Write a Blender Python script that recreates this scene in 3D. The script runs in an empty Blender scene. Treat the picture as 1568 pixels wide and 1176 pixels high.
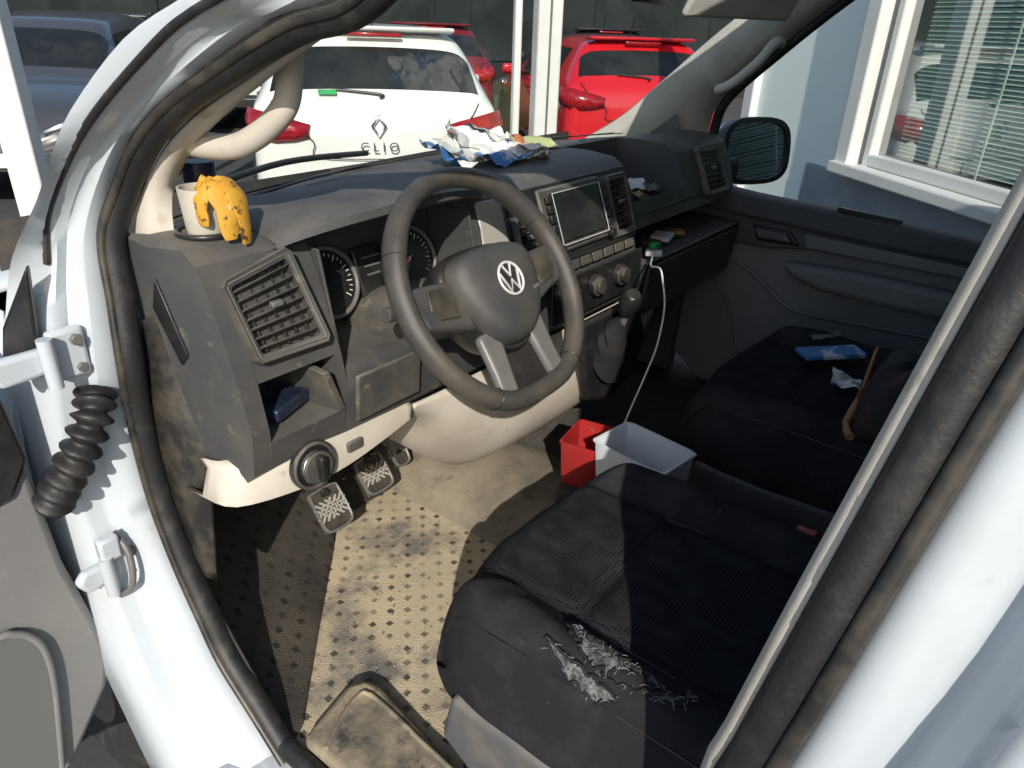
import bpy, bmesh, math, random
from mathutils import Vector as V, Matrix
random.seed(7)
sc=bpy.context.scene
R=math.radians
# ---------------------------------------------------------------- helpers
def link(o,parent=None):
    sc.collection.objects.link(o)
    if parent: o.parent=parent
    return o
def grp(name):
    e=bpy.data.objects.new(name,None); e.empty_display_size=.1
    return link(e)
def M(name,c,rough=.5,c2=None,scale=8,thr=(.45,.7),bump=0,bscale=200,metal=0,coat=0,c3=None,scale3=60,thr3=(.55,.75),rough2=None,spec=.5,top=None,topamt=.6,dots=None):
    m=bpy.data.materials.new(name); m.use_nodes=True; t=m.node_tree; N=t.nodes; L=t.links
    b=N['Principled BSDF']; b.inputs['Base Color'].default_value=(*c,1); b.inputs['Roughness'].default_value=rough
    b.inputs['Metallic'].default_value=metal; b.inputs['Coat Weight'].default_value=coat
    b.inputs['Specular IOR Level'].default_value=spec
    tc=N.new('ShaderNodeTexCoord'); last=None
    def mask(s,th,det=6):
        n=N.new('ShaderNodeTexNoise'); n.inputs['Scale'].default_value=s; n.inputs['Detail'].default_value=det; n.inputs['Roughness'].default_value=.65
        L.new(tc.outputs['Object'],n.inputs['Vector'])
        r=N.new('ShaderNodeMapRange'); r.inputs[1].default_value=th[0]; r.inputs[2].default_value=th[1]
        L.new(n.outputs['Fac'],r.inputs[0]); return r.outputs[0]
    def layer(col,fac):
        nonlocal last
        mx=N.new('ShaderNodeMix'); mx.data_type='RGBA'
        if last: L.new(last,mx.inputs[6])
        else: mx.inputs[6].default_value=(*c,1)
        mx.inputs[7].default_value=(*col,1); L.new(fac,mx.inputs[0]); last=mx.outputs[2]
    if c2:
        k=mask(scale,thr); layer(c2,k)
        if rough2 is not None:
            rr=N.new('ShaderNodeMapRange'); rr.inputs[3].default_value=rough; rr.inputs[4].default_value=rough2
            L.new(k,rr.inputs[0]); L.new(rr.outputs[0],b.inputs['Roughness'])
    if c3: layer(c3,mask(scale3,thr3))
    if top: # dust settled on upward-facing surfaces
        g=N.new('ShaderNodeNewGeometry'); sx=N.new('ShaderNodeSeparateXYZ'); L.new(g.outputs['Normal'],sx.inputs[0])
        r=N.new('ShaderNodeMapRange'); r.inputs[1].default_value=.35; r.inputs[2].default_value=.95; r.inputs[4].default_value=topamt; L.new(sx.outputs[2],r.inputs[0])
        r2=N.new('ShaderNodeMapRange'); r2.inputs[3].default_value=.2; r2.inputs[4].default_value=1; L.new(mask(11,(.3,.65)),r2.inputs[0])
        mm=N.new('ShaderNodeMath'); mm.operation='MULTIPLY'; L.new(r.outputs[0],mm.inputs[0]); L.new(r2.outputs[0],mm.inputs[1]); layer(top,mm.outputs[0])
    if dots:
        v=N.new('ShaderNodeTexVoronoi'); v.inputs['Scale'].default_value=dots[0]; v.inputs['Randomness'].default_value=0; L.new(tc.outputs['Object'],v.inputs['Vector'])
        r=N.new('ShaderNodeMapRange'); r.inputs[1].default_value=.42; r.inputs[2].default_value=.30; L.new(v.outputs['Distance'],r.inputs[0]); layer(dots[1],r.outputs[0])
    if last: L.new(last,b.inputs['Base Color'])
    if bump:
        n=N.new('ShaderNodeTexNoise'); n.inputs['Scale'].default_value=bscale; n.inputs['Detail'].default_value=3
        L.new(tc.outputs['Object'],n.inputs['Vector'])
        bp=N.new('ShaderNodeBump'); bp.inputs['Strength'].default_value=bump; bp.inputs['Distance'].default_value=.002
        L.new(n.outputs['Fac'],bp.inputs['Height']); L.new(bp.outputs[0],b.inputs['Normal'])
    return m
def mesh(name,vs,fs,mat,parent=None,smooth=True,angle=35,bevel=0,solid=0,sub=0,seg=2):
    me=bpy.data.meshes.new(name); me.from_pydata([tuple(v) for v in vs],[],fs); me.validate()
    if isinstance(mat,(list,tuple)):
        for m in mat: me.materials.append(m)
    else: me.materials.append(mat)
    bm=bmesh.new(); bm.from_mesh(me); bmesh.ops.remove_doubles(bm,verts=bm.verts,dist=1e-5)
    bmesh.ops.recalc_face_normals(bm,faces=bm.faces); bm.to_mesh(me); bm.free()
    if smooth:
        me.shade_smooth()
        if not sub: me.set_sharp_from_angle(angle=R(angle))
    o=bpy.data.objects.new(name,me); link(o,parent)
    if solid:
        s=o.modifiers.new('s','SOLIDIFY'); s.thickness=solid; s.offset=0
    if bevel:
        b=o.modifiers.new('b','BEVEL'); b.width=bevel; b.segments=seg; b.limit_method='ANGLE'; b.angle_limit=R(35)
    if sub:
        s=o.modifiers.new('u','SUBSURF'); s.levels=sub; s.render_levels=sub
    return o
def box(name,c,s,mat,parent=None,rot=(0,0,0),bevel=.004,M4=None):
    h=V(s)/2; rm=Matrix.Rotation(rot[2],3,'Z')@Matrix.Rotation(rot[1],3,'Y')@Matrix.Rotation(rot[0],3,'X')
    if M4 is not None: rm=M4
    vs=[V(c)+rm@V((x*h.x,y*h.y,z*h.z)) for x in(-1,1) for y in(-1,1) for z in(-1,1)]
    fs=[(0,1,3,2),(4,6,7,5),(0,4,5,1),(2,3,7,6),(0,2,6,4),(1,5,7,3)]
    return mesh(name,vs,fs,mat,parent,bevel=bevel)
def prism(name,pts,ext,mat,parent=None,bevel=.003,smooth=True,seg=2):
    n=len(pts); e=V(ext); vs=[V(p) for p in pts]+[V(p)+e for p in pts]
    fs=[tuple(range(n)),tuple(range(2*n-1,n-1,-1))]+[(i,(i+1)%n,n+(i+1)%n,n+i) for i in range(n)]
    return mesh(name,vs,fs,mat,parent,bevel=bevel,smooth=smooth,seg=seg)
def cr(pts,n=6,closed=False):
    P=[V(p) for p in pts]; out=[]
    m=len(P)
    rng=range(m if closed else m-1)
    for i in rng:
        if closed: a,b,c,d=P[(i-1)%m],P[i],P[(i+1)%m],P[(i+2)%m]
        else: a,b,c,d=P[max(i-1,0)],P[i],P[i+1],P[min(i+2,m-1)]
        for k in range(n):
            t=k/n
            out.append(.5*((2*b)+(c-a)*t+(2*a-5*b+4*c-d)*t*t+(3*b-a-3*c+d)*t**3))
    if not closed: out.append(P[-1])
    return out
def loft(name,rows,mat,parent=None,closed=False,cap=False,**k):
    n=len(rows[0]); vs=[v for r in rows for v in r]; fs=[]
    for i in range(len(rows)-1):
        for j in range(n if closed else n-1):
            j2=(j+1)%n; fs.append((i*n+j,i*n+j2,(i+1)*n+j2,(i+1)*n+j))
    if cap: fs+= [tuple(range(n)),tuple(range((len(rows)-1)*n,len(rows)*n))]
    return mesh(name,vs,fs,mat,parent,**k)
def tube(name,pts,r,mat,parent=None,n=12,smoothn=6,closed=False,flat=1,flatdir=None,ribs=None):
    P=cr(pts,smoothn,closed) if smoothn>1 else [V(p) for p in pts]
    m=len(P); rows=[]; prev=None
    for i,p in enumerate(P):
        if closed: t=(P[(i+1)%m]-P[(i-1)%m]).normalized()
        else: t=(P[min(i+1,m-1)]-P[max(i-1,0)]).normalized()
        if flatdir is not None: a=V(flatdir); a=(a-t*a.dot(t)).normalized()
        else:
            if prev is None:
                a=t.orthogonal().normalized()
            else: a=(prev-t*prev.dot(t)).normalized()
        prev=a; b=t.cross(a)
        f=i/(m-1) if m>1 else 0
        rr=r(f) if callable(r) else r
        rows.append([p+a*(rr*flat*math.cos(2*math.pi*j/n))+b*(rr*math.sin(2*math.pi*j/n)) for j in range(n)])
    if closed: rows.append(rows[0])
    return loft(name,rows,mat,parent,closed=True,cap=not closed,angle=60)
def disc(name,c,nrm,r,th,mat,parent=None,n=32,bevel=.001,up=None,r2=None):
    nrm=V(nrm).normalized(); a=nrm.orthogonal().normalized(); b=nrm.cross(a); r2=r if r2 is None else r2
    vs=[V(c)+(a*math.cos(2*math.pi*i/n)+b*math.sin(2*math.pi*i/n))*r for i in range(n)]+[V(c)+nrm*th+(a*math.cos(2*math.pi*i/n)+b*math.sin(2*math.pi*i/n))*r2 for i in range(n)]
    fs=[tuple(range(n)),tuple(range(n,2*n))]+[(i,(i+1)%n,n+(i+1)%n,n+i) for i in range(n)]
    return mesh(name,vs,fs,mat,parent,bevel=bevel)
def ring(name,c,nrm,r,tr,mat,parent=None,n=48,m=10):
    nrm=V(nrm).normalized(); a=nrm.orthogonal().normalized(); b=nrm.cross(a)
    pts=[V(c)+(a*math.cos(2*math.pi*i/n)+b*math.sin(2*math.pi*i/n))*r for i in range(n)]
    return tube(name,pts,tr,mat,parent,n=m,smoothn=1,closed=True)
# ---------------------------------------------------------------- materials
DST=(.25,.23,.195)
dash=M('dash_plastic',(.052,.053,.055),.55,(.095,.087,.075),6,(.42,.75),bump=.4,bscale=900,c3=(.20,.175,.13),scale3=30,thr3=(.62,.8),top=DST,topamt=.36)
dash2=M('dash_panel_dusty',(.058,.057,.055),.5,(.125,.11,.085),14,(.42,.75),bump=.25,bscale=700,c3=(.26,.215,.15),scale3=45,thr3=(.61,.77),top=DST,topamt=.5)
black=M('black_plastic',(.014,.014,.015),.35,(.035,.032,.028),20,(.5,.8),top=(.14,.12,.09),topamt=.3)
blackd=M('black_plastic_dusty',(.02,.02,.02),.45,(.09,.078,.058),18,(.42,.72),top=(.2,.17,.12),topamt=.5)
rubber=M('seal_rubber',(.014,.014,.015),.55,(.05,.045,.04),25,(.5,.75),bump=.2,bscale=300)
beige=M('beige_trim',(.53,.49,.42),.6,(.45,.40,.32),7,(.4,.7),bump=.15,bscale=800,c3=(.28,.235,.165),scale3=22,thr3=(.60,.80))
headl=M('light_trim',(.50,.49,.45),.6,(.42,.40,.36),9,(.4,.7),bump=.1,bscale=800)
white=M('white_paint',(.50,.545,.585),.28,(.45,.47,.48),5,(.5,.8),coat=.5,c3=(.30,.26,.20),scale3=18,thr3=(.64,.82))
fabric=M('seat_fabric',(.022,.023,.027),.95,(.032,.032,.036),14,(.4,.7),bump=.8,bscale=1400,spec=.08,dots=(190,(.009,.009,.012)),c3=(.05,.047,.043),scale3=40,thr3=(.66,.8))
bolster=M('seat_bolster',(.022,.022,.025),.95,(.046,.043,.041),12,(.45,.75),bump=.7,bscale=900,spec=.10,c3=(.10,.092,.08),scale3=35,thr3=(.64,.8))
seatpl=M('seat_plastic',(.08,.082,.088),.6,(.16,.145,.12),8,(.45,.7),bump=.2,bscale=500,top=DST,topamt=.5)
foam=M('torn_foam',(.22,.225,.22),1.0,(.05,.052,.055),70,(.38,.60),bump=1,bscale=350,spec=.0,c3=(.03,.03,.032),scale3=120,thr3=(.55,.65))
leather=M('wheel_leather',(.05,.048,.046),.42,(.11,.095,.075),10,(.4,.75),bump=.3,bscale=1200,c3=(.15,.12,.08),scale3=38,thr3=(.64,.8))
hubm=M('hub_plastic',(.052,.052,.054),.5,(.085,.08,.07),12,(.4,.7),bump=.3,bscale=1300,c3=(.15,.13,.1),scale3=50,thr3=(.66,.8))
chrome=M('chrome',(.75,.76,.78),.22,metal=1)
badge=M('badge_silver',(.62,.63,.64),.35,(.5,.5,.5),40,(.4,.7))
greym=M('grey_satin',(.12,.12,.12),.4,(.19,.175,.15),12,(.4,.8))
decor=M('decor_trim',(.34,.33,.30),.4,(.40,.36,.29),12,(.4,.8))
ptrim=M('door_trim_grey',(.18,.178,.18),.7,(.21,.205,.195),5,(.4,.7),bump=.3,bscale=600,c3=(.27,.25,.21),scale3=25,thr3=(.62,.8))
pdark=M('door_trim_dark',(.075,.077,.082),.6,(.10,.098,.092),9,(.4,.7),bump=.3,bscale=700,top=DST,topamt=.4)
carpet=M('carpet',(.03,.029,.028),.95,(.075,.065,.05),9,(.4,.7),bump=1,bscale=500)
dirty=M('dirty_plastic',(.12,.108,.088),.75,(.33,.27,.18),11,(.38,.62),bump=.5,bscale=90,c3=(.045,.042,.038),scale3=24,thr3=(.54,.68))
screen=M('screen_glass',(.01,.01,.012),.12,(.05,.048,.042),6,(.4,.7),rough2=.4)
asphalt=M('asphalt',(.05,.05,.052),.9,(.075,.073,.07),1.5,(.4,.7),bump=.5,bscale=60)
tyre=M('tyre_rubber',(.018,.018,.018),.8,(.05,.045,.04),20,(.5,.7))
redm=M('tail_red',(.35,.01,.015),.15,(.22,.005,.01),30,(.4,.6),coat=.5)
cglass=M('car_glass',(.012,.014,.014),.06,(.03,.033,.03),3,(.4,.7))
frame=M('window_frame_white',(.66,.67,.65),.45,(.58,.58,.55),4,(.4,.7))
mint=M('pale_wall',(.78,.86,.84),.5,(.72,.81,.79),1.5,(.4,.7))
banm=M('banana_peel',(.60,.33,.04),.6,(.50,.24,.025),30,(.4,.7),c3=(.08,.04,.015),scale3=70,thr3=(.56,.64))
bani=M('banana_inside',(.66,.52,.25),.7,(.5,.36,.14),40,(.4,.7))
cupm=M('paper_cup',(.50,.47,.40),.6,(.38,.35,.29),20,(.4,.7))
paper=M('paper_white',(.70,.70,.68),.7,(.55,.56,.56),25,(.45,.7))
pblue=M('paper_blue',(.05,.20,.48),.5,(.62,.66,.70),18,(.5,.56))
porange=M('paper_orange',(.66,.22,.08),.5,(.7,.66,.6),22,(.46,.50))
tan=M('tan_strap',(.42,.2,.07),.55,(.3,.14,.05),20,(.4,.7))
bagm=M('bag_fabric',(.02,.018,.018),.85,(.06,.03,.035),25,(.5,.7),bump=.6,bscale=500)
redp=M('red_plastic',(.34,.018,.018),.4,(.25,.02,.02),12,(.4,.7),c3=(.3,.15,.1),scale3=30,thr3=(.6,.8))
boxw=M('box_plastic',(.78,.82,.86),.4,(.66,.70,.74),8,(.4,.7),c3=(.4,.38,.34),scale3=30,thr3=(.64,.8))
cabw=M('cable_white',(.7,.7,.7),.45,(.6,.6,.6),40,(.4,.7))
thread=M('frayed_thread',(.26,.26,.26),.95,(.12,.12,.13),60,(.4,.7),spec=.1)
green=M('green_label',(.03,.38,.1),.4,(.03,.25,.08),30,(.4,.7))
slatm=M('blind_slats',(.55,.61,.57),.5,(.46,.52,.48),2,(.4,.7))
darkroom=M('dark_interior',(.09,.105,.10),.8,(.12,.135,.13),2,(.4,.7))
farwin=M('far_window',(.012,.016,.016),.7,(.03,.036,.034),1,(.4,.7),spec=.1)
stone=M('grey_plinth',(.20,.23,.27),.7,(.26,.29,.32),6,(.4,.7))
def glassmat(name,tint=(.93,.97,.95),gl=.10):
    m=bpy.data.materials.new(name); m.use_nodes=True; t=m.node_tree; N=t.nodes; L=t.links; N.clear()
    o=N.new('ShaderNodeOutputMaterial'); mx=N.new('ShaderNodeMixShader'); tr=N.new('ShaderNodeBsdfTransparent'); g=N.new('ShaderNodeBsdfGlossy')
    tr.inputs[0].default_value=(*tint,1); g.inputs['Roughness'].default_value=.02
    lw=N.new('ShaderNodeLayerWeight'); lw.inputs[0].default_value=.25
    mr=N.new('ShaderNodeMapRange'); mr.inputs[3].default_value=gl*.3; mr.inputs[4].default_value=gl*3
    L.new(lw.outputs['Fresnel'],mr.inputs[0]); L.new(mr.outputs[0],mx.inputs[0]); L.new(tr.outputs[0],mx.inputs[1]); L.new(g.outputs[0],mx.inputs[2]); L.new(mx.outputs[0],o.inputs[0])
    return m
wglass=glassmat('window_glass',(.95,.98,.96),.035)
def nodes_math(t):
    N=t.nodes;L=t.links
    def mth(op,a,b_=None):
        n=N.new('ShaderNodeMath'); n.operation=op
        for i,q in enumerate((a,b_)):
            if q is None: continue
            if isinstance(q,(int,float)): n.inputs[i].default_value=q
            else: L.new(q,n.inputs[i])
        return n.outputs[0]
    return mth
def matfloor(name,c,c2,c3,dark):
    m=M(name,c,.85,c2,7,(.4,.7),bump=1,bscale=260,c3=c3,scale3=5.5,thr3=(.53,.66))
    t=m.node_tree;N=t.nodes;L=t.links;b=N['Principled BSDF']
    tc=N.new('ShaderNodeTexCoord'); mp=N.new('ShaderNodeMapping'); mp.inputs['Rotation'].default_value=(0,0,R(45)); s=1/.0325; mp.inputs['Scale'].default_value=(s,s,s)
    L.new(tc.outputs['Object'],mp.inputs[0]); sp=N.new('ShaderNodeSeparateXYZ'); L.new(mp.outputs[0],sp.inputs[0])
    mth=nodes_math(t)
    nw=N.new('ShaderNodeTexNoise'); nw.inputs['Scale'].default_value=140; L.new(tc.outputs['Object'],nw.inputs['Vector'])
    wob=mth('MULTIPLY',mth('SUBTRACT',nw.outputs['Fac'],.5),.22)
    fx=mth('ABSOLUTE',mth('SUBTRACT',mth('FRACT',sp.outputs[0]),.5)); fy=mth('ABSOLUTE',mth('SUBTRACT',mth('FRACT',sp.outputs[1]),.5))
    k=mth('LESS_THAN',mth('ADD',mth('ADD',fx,fy),wob),.245)
    nz=N.new('ShaderNodeTexNoise'); nz.inputs['Scale'].default_value=16; nz.inputs['Detail'].default_value=5; L.new(tc.outputs['Object'],nz.inputs['Vector'])
    mr=N.new('ShaderNodeMapRange'); mr.inputs[1].default_value=.36; mr.inputs[2].default_value=.60; mr.inputs[3].default_value=.15; mr.inputs[4].default_value=1; L.new(nz.outputs['Fac'],mr.inputs[0])
    k=mth('MULTIPLY',k,mr.outputs[0])
    old=b.inputs['Base Color'].links[0].from_socket
    mx=N.new('ShaderNodeMix'); mx.data_type='RGBA'; L.new(k,mx.inputs[0]); L.new(old,mx.inputs[6]); mx.inputs[7].default_value=(*dark,1); L.new(mx.outputs[2],b.inputs['Base Color'])
    return m
fmat=matfloor('rubber_mat_dusty',(.52,.43,.295),(.36,.305,.215),(.165,.155,.135),(.065,.06,.05))
arch=matfloor('footrest_shaded_mat',(.045,.041,.036),(.085,.072,.052),(.03,.028,.026),(.015,.014,.013))  # darkened copy of the mat; floor shadow is put into this colour
# ================================================================ VAN BODY
van=grp('van')
seal=[(-.75,-.30,1.66),(-.76,-.18,1.60),(-.77,-.09,1.54),(-.78,-.01,1.52),(-.79,.09,1.48),(-.80,.20,1.43),(-.81,.27,1.38),(-.82,.32,1.32),(-.84,.34,1.26),(-.85,.33,1.18),(-.86,.32,1.10),(-.86,.33,1.02),(-.86,.33,.93),(-.86,.32,.85),(-.86,.29,.76),(-.86,.25,.68),(-.86,.21,.61),(-.86,.14,.55),(-.86,.07,.49)]
outer=[(-.80,-.28,1.67),(-.81,-.14,1.605),(-.835,.00,1.545),(-.84,.06,1.525),(-.85,.11,1.50),(-.87,.22,1.43),(-.88,.30,1.37),(-.90,.36,1.29),(-.91,.37,1.23),(-.93,.36,1.18),(-.945,.36,1.10),(-.955,.365,1.02),(-.96,.37,.93),(-.96,.36,.85),(-.96,.34,.76),(-.965,.31,.68),(-.97,.27,.61),(-.975,.22,.53),(-.98,.16,.44)]
skin=[(-.82,-.28,1.70),(-.825,-.12,1.62),(-.837,.03,1.555),(-.84,.068,1.540),(-.86,.16,1.50),(-.885,.259,1.425),(-.905,.295,1.37),(-.92,.325,1.32),(-.95,.36,1.25),(-.962,.40,1.17),(-.97,.44,1.09),(-.975,.46,1.01),(-.98,.46,.92),(-.98,.45,.84),(-.98,.43,.75),(-.985,.40,.66),(-.985,.37,.58),(-.985,.33,.50),(-.985,.28,.40)]
So,Oo,Ko=cr(seal,4),cr(outer,4),cr(skin,4)
def mixp(a,b,f,o): return a*(1-f)+b*f+V(o)
L1=[mixp(a,b,.40,(-.004,-.008,.004)) for a,b in zip(So,Oo)]
L2=[mixp(a,b,.55,(.003,.006,-.004)) for a,b in zip(So,Oo)]
L3=[mixp(a,b,.72,(.004,.010,-.004)) for a,b in zip(So,Oo)]
L4=[mixp(a,b,.86,(-.001,-.002,.001)) for a,b in zip(So,Oo)]
loft('a_pillar_outer',[So,L1,L2,L3,L4,Oo,Ko,[p+V((.03,.05,-.0)) for p in Ko]],white,van,solid=.003,angle=60)
tube('door_seal',[V(p)+V((0,-.006,0)) for p in seal],.0185,rubber,van,n=12)
tube('door_seal_lip',[V(p)+V((-.016,-.012,0)) for p in seal],.006,blackd,van,n=8)
tube('second_seal',[V(p)+V((-.002,-.002,.002)) for p in outer[:9]],.0048,rubber,van,n=8)
loft('door_sill',[[V((-.84,.12,.50)),V((-.84,-.65,.50))],[V((-.86,.10,.495)),V((-.86,-.65,.495))],[V((-.93,.14,.47)),V((-.93,-.65,.47))],[V((-.975,.18,.44)),V((-.975,-.65,.44))],[V((-.985,.2,.40)),V((-.985,-.65,.40))],[V((-.97,.22,.25)),V((-.97,-.65,.25))]],white,van,solid=.004)
tube('sill_seal',[(-.86,.07,.505),(-.86,-.2,.505),(-.86,-.64,.505)],.016,rubber,van)
fen=[]
for z,xo in ((1.16,-.955),(1.08,-.965),(.95,-.98),(.8,-.985),(.68,-.985)):
    fen.append([V((xo,.44,z)),V((xo,.8,z-.02)),V((xo+.02,1.2,z-.08)),V((xo+.12,1.5,z-.12))])
loft('front_fender',fen,white,van,solid=.004)
loft('bonnet',[[V((x,y,z-.06*abs(x)**2)) for x in(-.93,-.5,0,.5,.93)] for y,z in((.60,1.19),(.8,1.15),(1.1,1.06),(1.35,.93),(1.45,.7))],white,van,solid=.01)
TI=[(-.70,-.30,1.63),(-.705,-.2,1.60),(-.71,-.08,1.555),(-.72,-.02,1.53),(-.73,.09,1.475),(-.75,.18,1.42),(-.76,.25,1.37),(-.775,.29,1.31),(-.785,.285,1.22),(-.795,.28,1.165)]
TO=[(-.735,-.30,1.65),(-.745,-.19,1.595),(-.755,-.10,1.535),(-.765,-.02,1.51),(-.775,.08,1.465),(-.785,.19,1.415),(-.795,.26,1.365),(-.805,.31,1.305),(-.815,.335,1.22),(-.825,.34,1.135)]
TF=[V(p)+V((.03,.10,.05)) for p in TI]
loft('a_pillar_trim',[cr(TO,4),[(a+b)/2+V((0,-.008,0)) for a,b in zip(cr(TO,4),cr(TI,4))],cr(TI,4),cr(TF,4)],beige,van,solid=.006,angle=70)
lo=[(-.835,.335,1.135),(-.84,.33,1.05),(-.845,.32,.95),(-.845,.31,.84),(-.845,.27,.74)]
li=[(-.80,.26,1.18),(-.815,.24,1.05),(-.825,.22,.95),(-.83,.23,.84),(-.83,.25,.72)]
loft('pillar_lower_cover',[cr(lo,4),[(a+b)/2+V((-.004,-.006,0)) for a,b in zip(cr(lo,4),cr(li,4))],cr(li,4)],blackd,van,solid=.006)
loft('kick_panel',[cr([(-.845,.33,1.0),(-.845,.30,.80),(-.845,.24,.68),(-.845,.12,.54),(-.845,.06,.49)],4),cr([(-.79,.62,1.0),(-.79,.60,.80),(-.79,.55,.66),(-.79,.40,.52),(-.79,.10,.49)],4)],carpet,van,solid=.004)
gh=grp('grab_handle')
tube('handle_bar',[(-.725,.075,1.535),(-.708,.095,1.512),(-.704,.102,1.49),(-.714,.095,1.455),(-.722,.10,1.430),(-.730,.135,1.402),(-.738,.18,1.382),(-.748,.235,1.378),(-.765,.265,1.385)],lambda f:.0150+.004*abs(2*f-1)**3,beige,gh,n=16)
box('handle_mount',(-.762,.252,1.382),(.03,.05,.032),beige,gh,rot=(R(-25),0,0),bevel=.012)
PI=[(.66,.58,1.21),(.685,.46,1.29),(.695,.36,1.38),(.69,.20,1.52),(.68,.04,1.64),(.66,-.16,1.78)]
PM=[(.76,.42,1.22),(.755,.36,1.28),(.74,.27,1.38),(.725,.12,1.50),(.70,-.04,1.62),(.68,-.2,1.75)]
PO=[(.81,.24,1.20),(.80,.235,1.28),(.78,.20,1.36),(.75,.07,1.48),(.73,-.06,1.59),(.69,-.25,1.73)]
loft('passenger_a_pillar_trim',[cr(PI,4),cr(PM,4),cr(PO,4)],headl,van,solid=.01,angle=70)
tube('passenger_door_seal',[V(p)+V((.012,-.012,0)) for p in PO]+[],.014,rubber,van)
prism('pillar_vent_panel',[(.755,.40,1.245),(.76,.30,1.245),(.745,.315,1.31)],(-.012,-.006,.004),greym,van,bevel=.004)
gh2=grp('grab_handle')
tube('handle_bar',[(.735,.05,1.50),(.70,.055,1.50),(.69,.085,1.455),(.69,.14,1.405),(.70,.18,1.385),(.745,.20,1.385)],.0125,headl,gh2,n=12)
loft('roof',[[V((x,y,z-.05*abs(x/.72)**4)) for x in(-.80,-.7,-.4,0,.4,.7,.80)] for y,z in((-.22,1.83),(-.40,1.93),(-1,1.97),(-3.3,1.97))],white,van,solid=.03)
loft('headliner',[[V((x,y,z)) for x in(-.72,0,.72)] for y,z in((-.22,1.79),(-.42,1.88),(-3.2,1.9))],headl,van)
box('rear_side_wall',(.93,-2.1,1.2),(.03,2.6,1.5),white,van)
box('rear_wall',(0,-3.4,1.2),(1.86,.04,1.5),white,van)
box('bulkhead',(0,-1.05,1.2),(1.7,.03,1.4),ptrim,van)
box('front_wheel_well',(.0,1.2,.55),(1.7,.9,.6),black,van)
bz=[.40,.60,.80,.98,1.05,1.17,1.27,1.35,1.41,1.50,1.62,1.76,1.86]
def bx(z): return -.86+ (.22*(z-1.15) if z>1.15 else 0)
def by(z): return -.562-.16*(z-1.05) if z>.98 else -.551
A=[[V((bx(z)+dx,by(z)+dy,z)) for z in bz] for dx,dy in ((.12,-.06),(.06,-.010),(.034,.004),(.018,.006),(.004,-.004))]
loft('b_pillar_trim',[cr(a,3) for a in A],beige,van,solid=.002,angle=70)
tube('b_pillar_seal',[V((bx(z)+.002,by(z)-.020,z)) for z in bz],.0145,rubber,van,n=14)
tube('b_pillar_seal_lip',[V((bx(z)-.006,by(z)-.038,z)) for z in bz],.007,blackd,van,n=10)
Bw=[[V((bx(z)+dx,by(z)+dy,z)) for z in bz] for dx,dy in ((.010,-.038),(-.002,-.050),(-.008,-.058),(-.004,-.075),(.010,-.084),(.012,-.100),(-.002,-.108),(-.010,-.116),(-.034,-.124),(-.040,-.132),(-.038,-.150),(-.030,-.158),(-.032,-.172),(-.050,-.180),(-.054,-.20),(-.054,-.212))]
loft('b_pillar_outer',[cr(a,3) for a in Bw],white,van,solid=.003,angle=80)
loft('side_panel',[[V((bx(z)-.054,by(z)-.212,z)) for z in bz],[V((bx(z)-.054,-1.2,z)) for z in bz],[V((bx(z)-.054,-3.4,z)) for z in bz]],white,van,solid=.01)
# driver door (open)
door=grp('open_driver_door')
dp=[(-1.95,1.11),(-1.02,1.11),(-1.0,1.05),(-1.0,.96),(-.995,.80),(-.975,.66),(-.97,.60),(-.985,.54),(-1.07,.42),(-1.95,.40)]
prism('door_trim',[(x,.36,z) for x,z in dp],(0,.05,0),ptrim,door,bevel=.012,seg=3)
prism('door_skin',[(-2.0,.415,1.13),(-1.0,.415,1.13),(-.99,.415,.6),(-1.07,.415,.38),(-2.0,.415,.36)],(0,.05,0),white,door,bevel=.015)
prism('upper_trim',[(-1.95,.352,1.115),(-1.012,.352,1.115),(-1.0,.352,.985),(-1.03,.352,.935),(-1.1,.352,.925),(-1.95,.352,.92)],(0,.02,0),black,door,bevel=.006)
def grillemat():
    m=M('speaker_grille',(.10,.10,.10),.7); t=m.node_tree;N=t.nodes;L=t.links
    v=N.new('ShaderNodeTexVoronoi'); v.inputs['Scale'].default_value=230; v.inputs['Randomness'].default_value=0
    tc=N.new('ShaderNodeTexCoord'); L.new(tc.outputs['Object'],v.inputs['Vector'])
    r=N.new('ShaderNodeValToRGB'); r.color_ramp.elements[0].position=.3; r.color_ramp.elements[0].color=(.01,.01,.01,1); r.color_ramp.elements[1].position=.42; r.color_ramp.elements[1].color=(.13,.13,.13,1)
    L.new(v.outputs['Distance'],r.inputs[0]); L.new(r.outputs[0],N['Principled BSDF'].inputs['Base Color']); return m
gm=grillemat()
gp=[(-1.35,.74),(-1.12,.74),(-1.085,.735),(-1.063,.71),(-1.055,.67),(-1.06,.60),(-1.085,.45),(-1.35,.44)]
prism('speaker_grille',[(x,.346,z) for x,z in gp],(0,.02,0),gm,door,bevel=.003)
tube('grille_rim',[(x,.350,z) for x,z in gp[:-1]],.006,ptrim,door,n=8,smoothn=3)
hg=grp('door_hinge')
for z,y,n,xe in((1.12,.345,'upper',-1.012),(.77,.345,'lower',-.985)):
    prism(n+'_arm',[(-.93,y-.016,z-.017),(xe,y-.020,z-.020),(xe-.012,y-.014,z),(xe,y-.02,z+.018),(-.93,y-.016,z+.017)],(0,.018,0),white,hg,bevel=.007,seg=3)
    box(n+'_plate',(-.925,y-.006,z+.0),(.045,.018,.070),white,hg,bevel=.006)
    tube(n+'_pin',[(-.955,y-.026,z-.034),(-.955,y-.026,z+.034)],.0095,white,hg,smoothn=1)
    disc(n+'_bolt',(-.916,y-.016,z+.020),(0,-1,0),.008,.008,greym,hg,n=6); disc(n+'_bolt',(-.916,y-.016,z-.020),(0,-1,0),.007,.006,greym,hg,n=6)
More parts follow.
